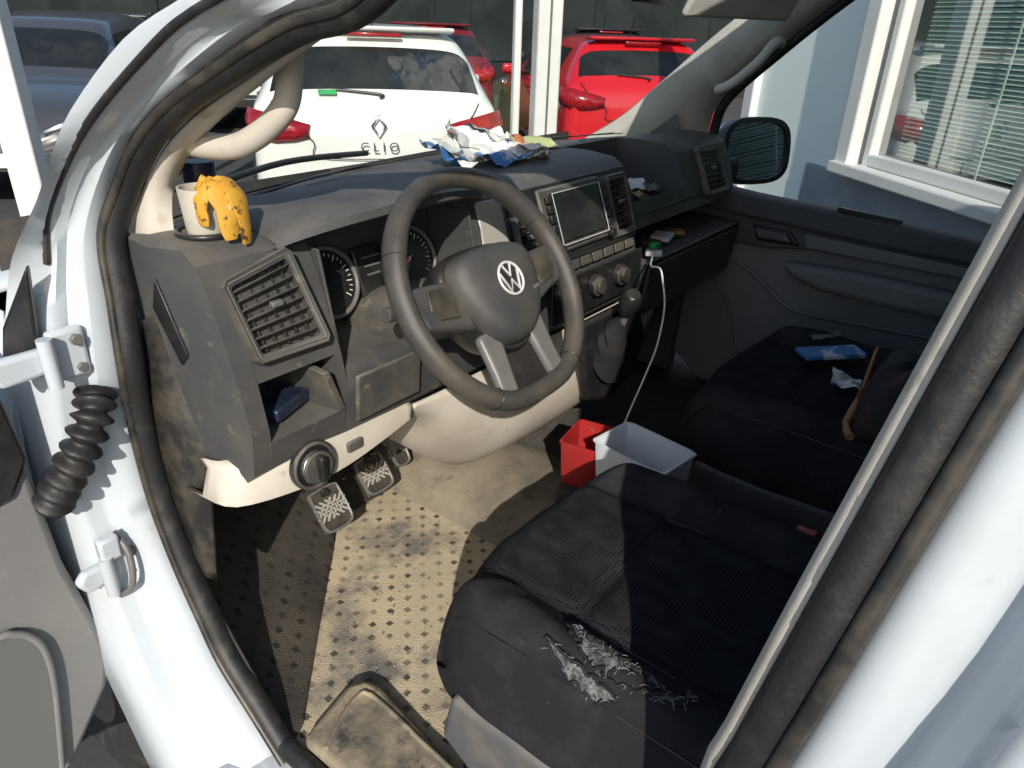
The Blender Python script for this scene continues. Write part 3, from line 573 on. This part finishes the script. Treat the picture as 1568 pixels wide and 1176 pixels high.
# ================================================================ PASSENGER DOOR
pdr=grp('passenger_door')
def pq(n,yz,x,th,mat,bv=.004): return prism(n,[(x,y,z) for y,z in yz],(th,0,0),mat,pdr,bevel=bv,seg=3)
pq('door_panel',[(.40,1.12),(-1.0,1.06),(-1.0,.45),(.1,.45),(.30,.60),(.42,.9)],.83,.04,ptrim)
pq('belt_trim',[(.30,1.135),(.07,1.115),(-.18,1.105),(-.53,1.085),(-1.0,1.07),(-1.0,1.02),(-.3,1.03),(.0,1.045),(.12,1.05),(.25,1.06)],.79,.05,pdark,.012)
pq('upper_dark_panel',[(.26,1.06),(.0,1.05),(-.3,1.035),(-1,1.02),(-1,.985),(-.45,.985),(-.1,.985),(.02,.965),(.20,.965)],.812,.03,pdark,.006)
pq('window_switch',[(-.16,1.118),(-.32,1.110),(-.32,1.10),(-.16,1.105)],.785,.012,black,.002)
pq('handle_cup',[(.065,1.03),(-.05,1.025),(-.08,.99),(.045,.985)],.803,.012,black,.006)
pq('handle_lever',[(.055,1.022),(-.035,1.018),(-.055,.998),(.04,.995)],.798,.008,greym,.005)
pq('trim_strip',[(-.085,1.03),(-.5,1.02),(-1,1.01),(-1,.985),(-.45,.99),(-.095,.99)],.798,.02,ptrim,.006)
pq('armrest',[(-.04,.945),(-.25,.955),(-1,.95),(-1,.89),(-.35,.88),(-.16,.885),(-.07,.91)],.775,.06,ptrim,.02)
tube('pocket_line',[(.826,.20,.93),(.826,.08,.90),(.826,-.02,.84),(.826,-.10,.80),(.826,-.35,.81),(.826,-.6,.82)],.006,ptrim,pdr)
tube('pocket_line_low',[(.826,.22,.86),(.826,.12,.80),(.826,.08,.70),(.826,.06,.6)],.006,ptrim,pdr)
pq('pillar_trim',[(.42,1.2),(.22,1.2),(.24,1.0),(.26,.5),(.42,.5)],.80,.05,pdark,.01)
sm=grp('side_mirror')
mc=V((1.10,.195,1.185)); al=R(33); w=V((math.cos(al),-math.sin(al),0)); nm=V((-math.sin(al),-math.cos(al),.16)).normalized(); upv=w.cross(nm)
if upv.z<0: upv=-upv
out=[(math.cos(t),math.sin(t)) for t in [2*math.pi*k/32 for k in range(32)]]
def se(c,s,e=3.2): return (math.copysign(abs(c)**(2/e),c),math.copysign(abs(s)**(2/e),s))
O=[se(*q) for q in out]
def rg(sw_,sh,d): return [mc+w*(a*sw_*1.22)+upv*(b*sh*1.03)-nm*d for a,b in O]
loft('mirror_rim',[rg(.103,.098,.04),rg(.105,.10,.01),rg(.103,.098,-.004),rg(.09,.085,-.006),rg(.088,.083,.004)],black,sm,closed=True,angle=50)
mirr=M('mirror_glass',(.8,.82,.85),.02,metal=1)
mesh('mirror_glass',rg(.09,.085,.003),[tuple(range(32))],mirr,sm)
loft('mirror_shell',[rg(.102,.097,.035),rg(.10,.095,.07),rg(.085,.08,.11),rg(.05,.045,.135),rg(.005,.005,.14)],white,sm,closed=True,angle=60)
box('mirror_arm',(.93,.27,1.14),(.2,.07,.06),black,sm,rot=(0,0,R(-20)),bevel=.015)
# ================================================================ SMALL THINGS
rows=[]
for f,r in((0,.024),(.15,.026),(1,.030),(1,.027),(.3,.024)):
    rows.append([V((-.750,.255,1.262))+V((r*math.cos(a),r*math.sin(a),.062*f)) for a in [2*math.pi*k/24 for k in range(24)]])
cp=grp('paper_cup'); loft('cup_wall',rows,cupm,cp,closed=True,angle=60)
bn=grp('banana_peel'); top=V((-.744,.232,1.326))
for k,(dx,dy,dz,ww,mm) in enumerate(((-.024,-.004,-.046,.012,banm),(-.006,-.032,-.062,.013,banm),(.014,-.036,-.070,.012,banm),(.004,-.032,-.056,.010,bani),(.016,.0,-.054,.012,banm))):
    m_=top+V((dx*.9,dy*.7,.003)); e_=top+V((dx,dy,dz))
    tube('peel_strip_%d'%k,[top,top+V((dx*.5,dy*.4,.006)),m_+V((0,0,-.010)),(m_+e_)/2+V((dx*.10,dy*.10,0)),e_],lambda f,ww=ww:ww*(.5+.8*math.sin(math.pi*min(1,f*.85+.1)))*(1+.12*math.sin(f*17+ww*900)),mm,bn,flat=.28,n=10,flatdir=(dx,dy,.02))
tube('peel_stem',[top,top+V((-.008,.006,.008)),top+V((-.013,.010,.012))],.005,banm,bn)
bh=grp('dark_bottle_cap'); disc('cap',(-.715,.315,1.27),(0,0,1),.022,.075,M('navy_can',(.015,.02,.05),.3,(.3,.3,.32),30,(.6,.65)),bh)
ch=grp('cup_holder'); ring('holder_ring',(-.750,.255,1.266),(0,0,1),.038,.004,black,ch)
pp=grp('crumpled_paper_pile')
def crumple(n,c,sx_,sy_,rz,tilt,mat,par,amp=.02,seed=0):
    random.seed(seed); nn_=9; vs=[]; ph=[random.uniform(0,6) for _ in range(6)]
    rm=Matrix.Rotation(rz,3,'Z')@Matrix.Rotation(tilt,3,'X')
    for j in range(nn_):
        for i in range(nn_):
            u,v=i/(nn_-1)-.5,j/(nn_-1)-.5
            z=amp*(math.sin(5*u+ph[0])*math.sin(6*v+ph[1])+.5*math.sin(11*u+9*v+ph[2]))+random.uniform(-.12,.12)*amp
            vs.append(V(c)+rm@V((u*sx_,v*sy_,z)))
    fs=[(j*nn_+i,j*nn_+i+1,(j+1)*nn_+i+1,(j+1)*nn_+i) for j in range(nn_-1) for i in range(nn_-1)]
    mesh(n,vs,fs,mat,par,angle=20)
specs=[((-.10,.37,1.292),.14,.10,.3,.45,paper),((-.15,.38,1.288),.11,.08,1.1,.5,pblue),((-.05,.36,1.300),.12,.10,-.4,.5,paper),((.02,.34,1.288),.11,.09,.2,.3,paper),((-.07,.40,1.306),.11,.08,.8,.7,paper),((.01,.39,1.300),.12,.10,1.3,.5,paper),((-.04,.31,1.284),.14,.07,.1,.2,pblue),((.07,.33,1.288),.11,.08,.9,.35,porange),((-.13,.35,1.284),.09,.07,2.0,.4,paper),((.06,.30,1.280),.07,.05,.5,.2,paper)]
for i,(c,a,b,rz,tl,m) in enumerate(specs): crumple('sheet_%d'%i,c,a,b,rz,tl,m,pp,.010,i+3)
hv=M('hi_vis_cloth',(.52,.55,.25),.7,(.42,.46,.2),20,(.4,.7)); crumple('cloth',(.16,.44,1.272),.20,.12,-.4,.05,hv,grp('hi_vis_cloth'),.006,31)
ti=grp('tray_clutter')
for i,(c,a,b,rz,m) in enumerate([((.30,.27,1.165),.09,.06,.4,greym),((.42,.26,1.165),.10,.06,-.3,paper),((.36,.22,1.16),.06,.05,.9,tan),((.46,.22,1.160),.06,.04,.2,greym)]): crumple('scrap_%d'%i,c,a,b,rz,.2,m,ti,.008,i+50)
for i,(x,m,s) in enumerate(((.34,blackd,(.05,.06,.02)),(.43,paper,(.07,.05,.012)),(.50,tan,(.04,.05,.01)))): box('shelf_item_%d'%i,(x,.16,1.047),s,m,ti,rot=(0,0,R(15*i)),bevel=.003)
cb=grp('charging_cable')
tube('cable',[(.27,.10,1.05),(.10,.02,1.075),(.02,-.04,1.10),(0,-.06,1.08),(0,-.07,1.03),(0,-.065,.95),(-.004,-.05,.88),(.003,-.02,.78),(.0,.0,.70),(.02,.03,.60)],.0020,cabw,cb,n=8)
box('charger_plug',(.27,.10,1.05),(.022,.04,.014),cabw,cb,rot=(0,0,R(30)),bevel=.004); box('charger_light',(.27,.10,1.068),(.025,.018,.012),green,cb,bevel=.002)
sb=grp('storage_box')
def tray(n,c,wx,wy,h,mat,par,t=.004,rot=0):
    rm=Matrix.Rotation(rot,3,'Z'); rr=[]
    base=[(1,.8),(.9,1),(-.9,1),(-1,.8),(-1,-.8),(-.9,-1),(.9,-1),(1,-.8)]
    for s,z in((.01,0),(.85,0),(.9,.01),(1.0,h),(1.05,h+.001),(1.05,h+.006),(.97,h+.006),(.88,.012),(.01,.011)):
        rr.append([V(c)+rm@V((a*wx/2*s,b*wy/2*s,z)) for a,b in base])
    loft(n,rr,mat,par,closed=True,angle=40)
tray('white_tub',(-.112,-.118,.66),.115,.165,.115,boxw,sb,rot=R(-8)); tray('red_tub',(-.095,.020,.640),.11,.085,.100,redp,sb,rot=R(10)); box('tub_stand',(-.10,-.07,.58),(.14,.24,.12),carpet,sb,bevel=.01)
box('tub_content',(-.112,-.118,.70),(.06,.09,.05),boxw,sb,rot=(.2,.1,.3),bevel=.006)
pk=grp('tissue_pack'); box('pack',(.40,-.31,.872),(.055,.15,.012),pblue,pk,rot=(0,0,R(48)),bevel=.003); crumple('tissue',(.27,-.38,.872),.07,.06,.3,.2,paper,pk,.009,81); crumple('pen_and_clip',(.50,-.27,.872),.09,.02,-.5,.1,greym,pk,.003,84)
bg=grp('handbag')
rows=[]
for f,s in((0,.9),(.1,1.0),(.5,1.0),(.85,.8),(1,.45),(1.02,.05)):
    rows.append([V((.17,-.53,.86))+V((.14*s*a,.095*s*b,.13*f+.008*math.sin(7*a+5*b))) for a,b in O])
loft('bag_body',rows,bagm,bg,closed=True,cap=True,angle=60)
tube('strap',[(.16,-.43,.895),(.11,-.44,.935),(.20,-.43,.965),(.28,-.42,.95)],.008,tan,bg,flat=.5,smoothn=2); tube('strap_2',[(.15,-.435,.90),(.09,-.43,.865),(.05,-.45,.86)],.008,tan,bg,smoothn=2)
# ================================================================ OUTSIDE
gr=mesh('ground',[(-300,-300,0),(300,-300,0),(300,300,0),(-300,300,0)],[(0,1,2,3)],asphalt)
hd=R(41); F=V((math.sin(hd),math.cos(hd),0)); Pp=V((math.cos(hd),-math.sin(hd),0))
def G(al_,pe,z=0): return F*al_+Pp*pe+V((0,0,z))
RM=Matrix((Pp,F,V((0,0,1)))).transposed()
def gbox(n,al_,pe,z,s,mat,par,bevel=.01): return box(n,G(al_,pe,z),s,mat,par,bevel=bevel,M4=RM)
def car(name,al_,pe,paint,flip=False,H=1.45,L=4.06,W=1.74,detail='rear',yaw=0):
    g=grp(name)
    P=[(0.0,.70,.42,.80,.82,.60),(.035,.80,.30,.90,.92,.66),(.09,.84,.24,.97,.985,.70),(.13,.85,.22,1.0,1.015,.71),(.36,.865,.20,1.0,H-.07,.61),(.46,.868,.20,1.0,H-.015,.60),(.62,.87,.20,1.0,H-.01,.60),(1.1,.87,.18,.98,H+.01,.61),(1.45,.87,.18,.97,H+.015,.61),(1.53,.87,.18,.965,H+.015,.61),(2.2,.87,.18,.94,H-.03,.60),(2.35,.87,.18,.94,H-.06,.60),(3.0,.86,.18,.93,.96,.70),(3.1,.86,.18,.92,.945,.72),(3.6,.83,.2,.82,.86,.70),(3.9,.76,.24,.70,.74,.64),(4.06,.62,.34,.50,.55,.5)]
    rows=[]
    for y,w,zb_,be,ro,wr in P:
        y=y*L/4.06; h=[(w*.6,zb_),(w*.92,zb_),(w,zb_+.12),(w*1.0,.60 if be>.65 else be-.1),(w*.985,be-.05),(w*.945,be),(wr+.02,be+(ro-be)*.86),(wr*.86,ro-.004),(wr*.45,ro+.006)]
        rows.append([V((x,y,z)) for x,z in h]+[V((0,y,ro+.01))]+[V((-x,y,z)) for x,z in reversed(h)])
    n=len(rows[0]); vs=[v for r in rows for v in r]; fs=[];mi=[]
    for i in range(len(rows)-1):
        y0,y1=P[i][0],P[i+1][0]
        for j in range(n-1):
            fs.append((i*n+j,i*n+j+1,(i+1)*n+j+1,(i+1)*n+j)); jj=min(j,n-2-j); m=0
            if jj==5 and .6<=y0<2.3 and not(1.44<y0<1.5): m=1
            if jj>=6 and y0 in(.13,): m=1
            if jj>=6 and y0==2.35: m=1
            if jj==0: m=2
            mi.append(m)
    fs.append(tuple(range(n)));mi.append(0);fs.append(tuple(range((len(rows)-1)*n,len(rows)*n)));mi.append(0)
    me=bpy.data.meshes.new('body'); me.from_pydata([tuple(v) for v in vs],[],fs)
    for m in(paint,cglass,black): me.materials.append(m)
    me.polygons.foreach_set('material_index',mi); me.shade_smooth()
    bm=bmesh.new(); bm.from_mesh(me); bmesh.ops.recalc_face_normals(bm,faces=bm.faces); bm.to_mesh(me); bm.free()
    o=link(bpy.data.objects.new('body',me),g); s=o.modifiers.new('u','SUBSURF'); s.levels=2; s.render_levels=2
    for yy in(.66,3.25):
        for sx_ in(-1,1):
            disc('tyre',(sx_*.70,yy*L/4.06,.31),(sx_,0,0),.31,.175,tyre,g,bevel=.03); disc('wheel_rim',(sx_*.872,yy*L/4.06,.31),(sx_,0,0),.2,.008,greym,g)
            ring('arch',(sx_*.868,yy*L/4.06,.33),(1,0,0),.345,.03,black,g,m=6)
    for sx_ in(-1,1):
        rws=[]
        for k,(yy,z0,z1,xx) in enumerate(((.02,.78,.86,.46),(.012,.76,.89,.56),(.03,.745,.92,.68),(.075,.75,.945,.795),(.18,.79,.95,.862),(.30,.84,.94,.876),(.36,.88,.92,.878))):
            rws.append([V((sx_*xx,yy-.012,z0)),V((sx_*(xx+.01),yy-.028,(z0+z1)/2)),V((sx_*xx*.985,yy-.006,z1))])
        loft('tail_light',rws,redm,g,solid=.03,angle=60)
        tube('tail_light_line',[V((sx_*x,y,z)) for x,y,z in((.56,-.020,.82),(.68,-.004,.83),(.79,.04,.85),(.855,.14,.87))],.006,chrome,g,n=6)
        rws=[[V((sx_*x,y,z0)),V((sx_*x*1.0,y+.02,z1))] for x,y,z0,z1 in((.48,3.99,.58,.64),(.62,3.93,.60,.70),(.76,3.80,.64,.76),(.84,3.6,.70,.79))]
        loft('head_light',rws,chrome,g,solid=.03)
        box('door_mirror',(sx_*.98,2.45,.98),(.16,.1,.13),paint,g,bevel=.03)
        box('door_handle',(sx_*.88,1.7,.80),(.02,.16,.03),paint,g,bevel=.008)
        tube('side_window_line',[(sx_*.835,.6,1.0),(sx_*.84,1.4,.985),(sx_*.84,2.5,.95)],.012,black,g,n=6)
    box('spoiler',(0,.40,H-.005),(1.12,.18,.03),paint,g,rot=(R(-6),0,0),bevel=.015)
    box('brake_light',(0,.318,H-.035),(.38,.03,.022),redm,g,bevel=.005)
    box('plate',(0,-.012,.56),(.52,.012,.11),frame,g,bevel=.002)
    box('rear_bumper_insert',(0,.0,.40),(1.1,.05,.14),black,g,bevel=.02)
    tube('rear_wiper',[(.02,.10,1.03),(.02,.12,1.05),(-.30,.15,1.075)],.010,black,g)
    tube('hatch_gap',[V((x,y,z)) for x,y,z in((-.70,.10,1.0),(-.62,.005,.90),(-.44,-.022,.76),(-.42,-.02,.66),(0,-.028,.645),(.42,-.02,.66),(.44,-.022,.76),(.62,.005,.90),(.70,.10,1.0))],.004,black,g,n=6,smoothn=4)
    c=V((0,-.02,.86)); tube('badge',[c+V((0,0,.065)),c+V((.045,0,0)),c+V((0,0,-.065)),c+V((-.045,0,0))],.011,chrome,g,n=8,smoothn=1,closed=True)
    box('front_grille',(0,4.0,.5),(.9,.06,.14),black,g,bevel=.02)
    box('front_plate',(0,4.07,.42),(.52,.01,.11),frame,g,bevel=.002)
    tube('aerial',[(0,.75,H),(0,.62,H+.22)],.006,black,g,smoothn=1)
    if detail=='clio':
        cv=bpy.data.curves.new('model_letters','FONT'); cv.body='C L I O'; cv.size=.085; cv.align_x='CENTER'; cv.extrude=.004; cv.materials.append(chrome)
        t=link(bpy.data.objects.new('model_letters',cv),g); t.location=(0,-.045,.70); t.rotation_euler=(R(90),0,0)
        box('sticker',(-.33,.115,1.06),(.12,.004,.035),green,g,rot=(R(-35),0,0),bevel=0)
    RO=Matrix.Rotation(R(yaw),4,'Z')
    g.matrix_world=Matrix.Translation(G(al_,pe))@(RM.to_4x4())@RO@(Matrix.Translation((0,L,0))@Matrix.Rotation(math.pi,4,'Z') if flip else Matrix.Identity(4))
    return g
wp=M('car_paint_white',(.68,.69,.66),.25,(.64,.65,.62),2,(.4,.7),coat=.6)
rp=M('car_paint_red',(.55,.012,.02),.25,(.5,.01,.015),2,(.4,.7),coat=.8)
dr=M('car_paint_darkred',(.14,.012,.018),.25,(.12,.01,.015),2,(.4,.7),coat=.8)
gp_=M('car_paint_grey',(.045,.048,.055),.3,(.055,.058,.062),2,(.4,.7),coat=.8)
bp_=M('car_paint_black',(.02,.02,.024),.3,(.025,.025,.03),2,(.4,.7),coat=.8)
car('parked_car',3.95,-.40,wp,detail='clio')
car('parked_car',6.1,2.35,rp,H=1.40)
car('parked_car',9.4,.5,dr)
car('parked_car',9.8,-1.9,bp_)
car('parked_car',10.4,3.4,bp_)
car('parked_car',5.2,-3.45,gp_,flip=True)
car('parked_car',9.6,-4.4,bp_,flip=True)
car('parked_car',-9.5,7.9,rp)
fr=grp('showroom_window_frame')
gbox('mullion',3.43,.62,2.0,(.15,.16,4.0),frame,fr); gbox('mullion_groove',3.345,.62,2.0,(.012,.01,4.0),greym,fr,bevel=0); gbox('mullion_thin',3.50,.45,2.0,(.045,.08,4.0),frame,fr)
gbox('mullion_left',3.43,-2.42,2.0,(.16,.16,4.0),frame,fr); gbox('mullion_far_left',3.43,-2.72,2.0,(.07,.1,4.0),frame,fr)
gbox('top_beam',3.43,-.6,3.9,(5.5,.18,.2),frame,fr); gbox('low_rail',3.43,-.9,.06,(5.0,.1,.12),frame,fr)
wl=grp('building_wall')
WP=2.05
gbox('pale_panel',2.86,WP+.06,1.6,(.10,1.15,3.2),mint,wl)
gbox('corner_post',3.44,WP+.03,1.6,(.14,.12,3.2),frame,wl)
gbox('window_post',2.24,WP-.02,1.95,(.14,.11,2.2),frame,wl)
gbox('window_sill',.15,WP-.05,.885,(.14,4.3,.06),frame,wl)
gbox('plinth',.35,WP+.03,.42,(.12,4.6,.84),stone,wl)
gbox('dark_room',-.0,WP+.35,1.9,(.02,4.6,2.2),darkroom,wl)
gbox('head_frame',-.1,WP,3.05,(.16,4.6,.12),frame,wl)
gbox('inner_frame',2.12,WP+.0,1.95,(.06,.05,2.1),frame,wl); gbox('low_frame',.05,WP+.0,.945,(.06,4.1,.06),frame,wl)
bl=grp('window_blinds')
vs=[];fs=[]
for i in range(108):
    z=.99+i*.0195; a=len(vs)
    for al2 in(2.05,-2.0):
        for dp_,dz in((-.009,-.0085),(.009,.0085)): vs.append(G(al2,WP+.10+dp_,z+dz+.002*math.sin(i*1.7)))
    fs.append((a,a+1,a+3,a+2))
mesh('slats',vs,fs,slatm,bl,smooth=False,solid=.001)
for al2 in(1.5,.7,-.4): gbox('blind_cord',al2,WP+.08,2.0,(.004,.01,2.1),frame,bl,bevel=0)
pane=glassmat('pane_glass',(.80,.90,.87),.13)
mesh('window_pane',[G(2.1,WP+.02,.97),G(-2.0,WP+.02,.97),G(-2.0,WP+.02,3.0),G(2.1,WP+.02,3.0)],[(0,1,2,3)],pane,wl)
fb=grp('distant_building'); gbox('facade',16.5,0,2.5,(34,.4,5),M('far_wall',(.018,.022,.022),.8,(.03,.035,.034),.5,(.4,.7),spec=.1),fb)
for i in range(9): gbox('far_window_%d'%i,16.28,-11+i*2.8,1.9,(2.0,.04,2.4),farwin,fb)
# ================================================================ LIGHT + CAMERA
az=51; el=31
d=V((math.cos(R(el))*math.sin(R(az)),math.cos(R(el))*math.cos(R(az)),-math.sin(R(el))))
sl=bpy.data.lights.new('sun','SUN'); sl.energy=5; sl.angle=R(.5); sl.color=(1,.94,.84)
so=link(bpy.data.objects.new('sun',sl)); so.rotation_euler=d.to_track_quat('-Z','Y').to_euler()
w_=bpy.data.worlds.new("World"); sc.world=w_; w_.use_nodes=True; nt=w_.node_tree
sk=nt.nodes.new('ShaderNodeTexSky'); sk.sky_type='NISHITA'; sk.sun_disc=False; sk.sun_elevation=R(el); sk.sun_rotation=R(az+180)
nt.links.new(sk.outputs[0],nt.nodes['Background'].inputs[0]); nt.nodes['Background'].inputs[1].default_value=.15
cd=bpy.data.cameras.new('camera'); cam=link(bpy.data.objects.new('camera',cd)); sc.camera=cam
cd.sensor_fit='HORIZONTAL'; cd.sensor_width=36; cd.lens=1109/1568*36; cd.clip_start=.02; cd.clip_end=1000
Xc=V((.6149,.3364,-.7133));Yc=V((-.7878,.2984,-.5390));Zc=V((.0316,.8932,.4486))
rt=Matrix((Xc,Yc,Zc))
cam.matrix_world=Matrix.Translation((-1.26,-.65,1.53))@rt.to_4x4()
sc.view_settings.view_transform='Standard'; sc.view_settings.look='None'; sc.view_settings.exposure=0
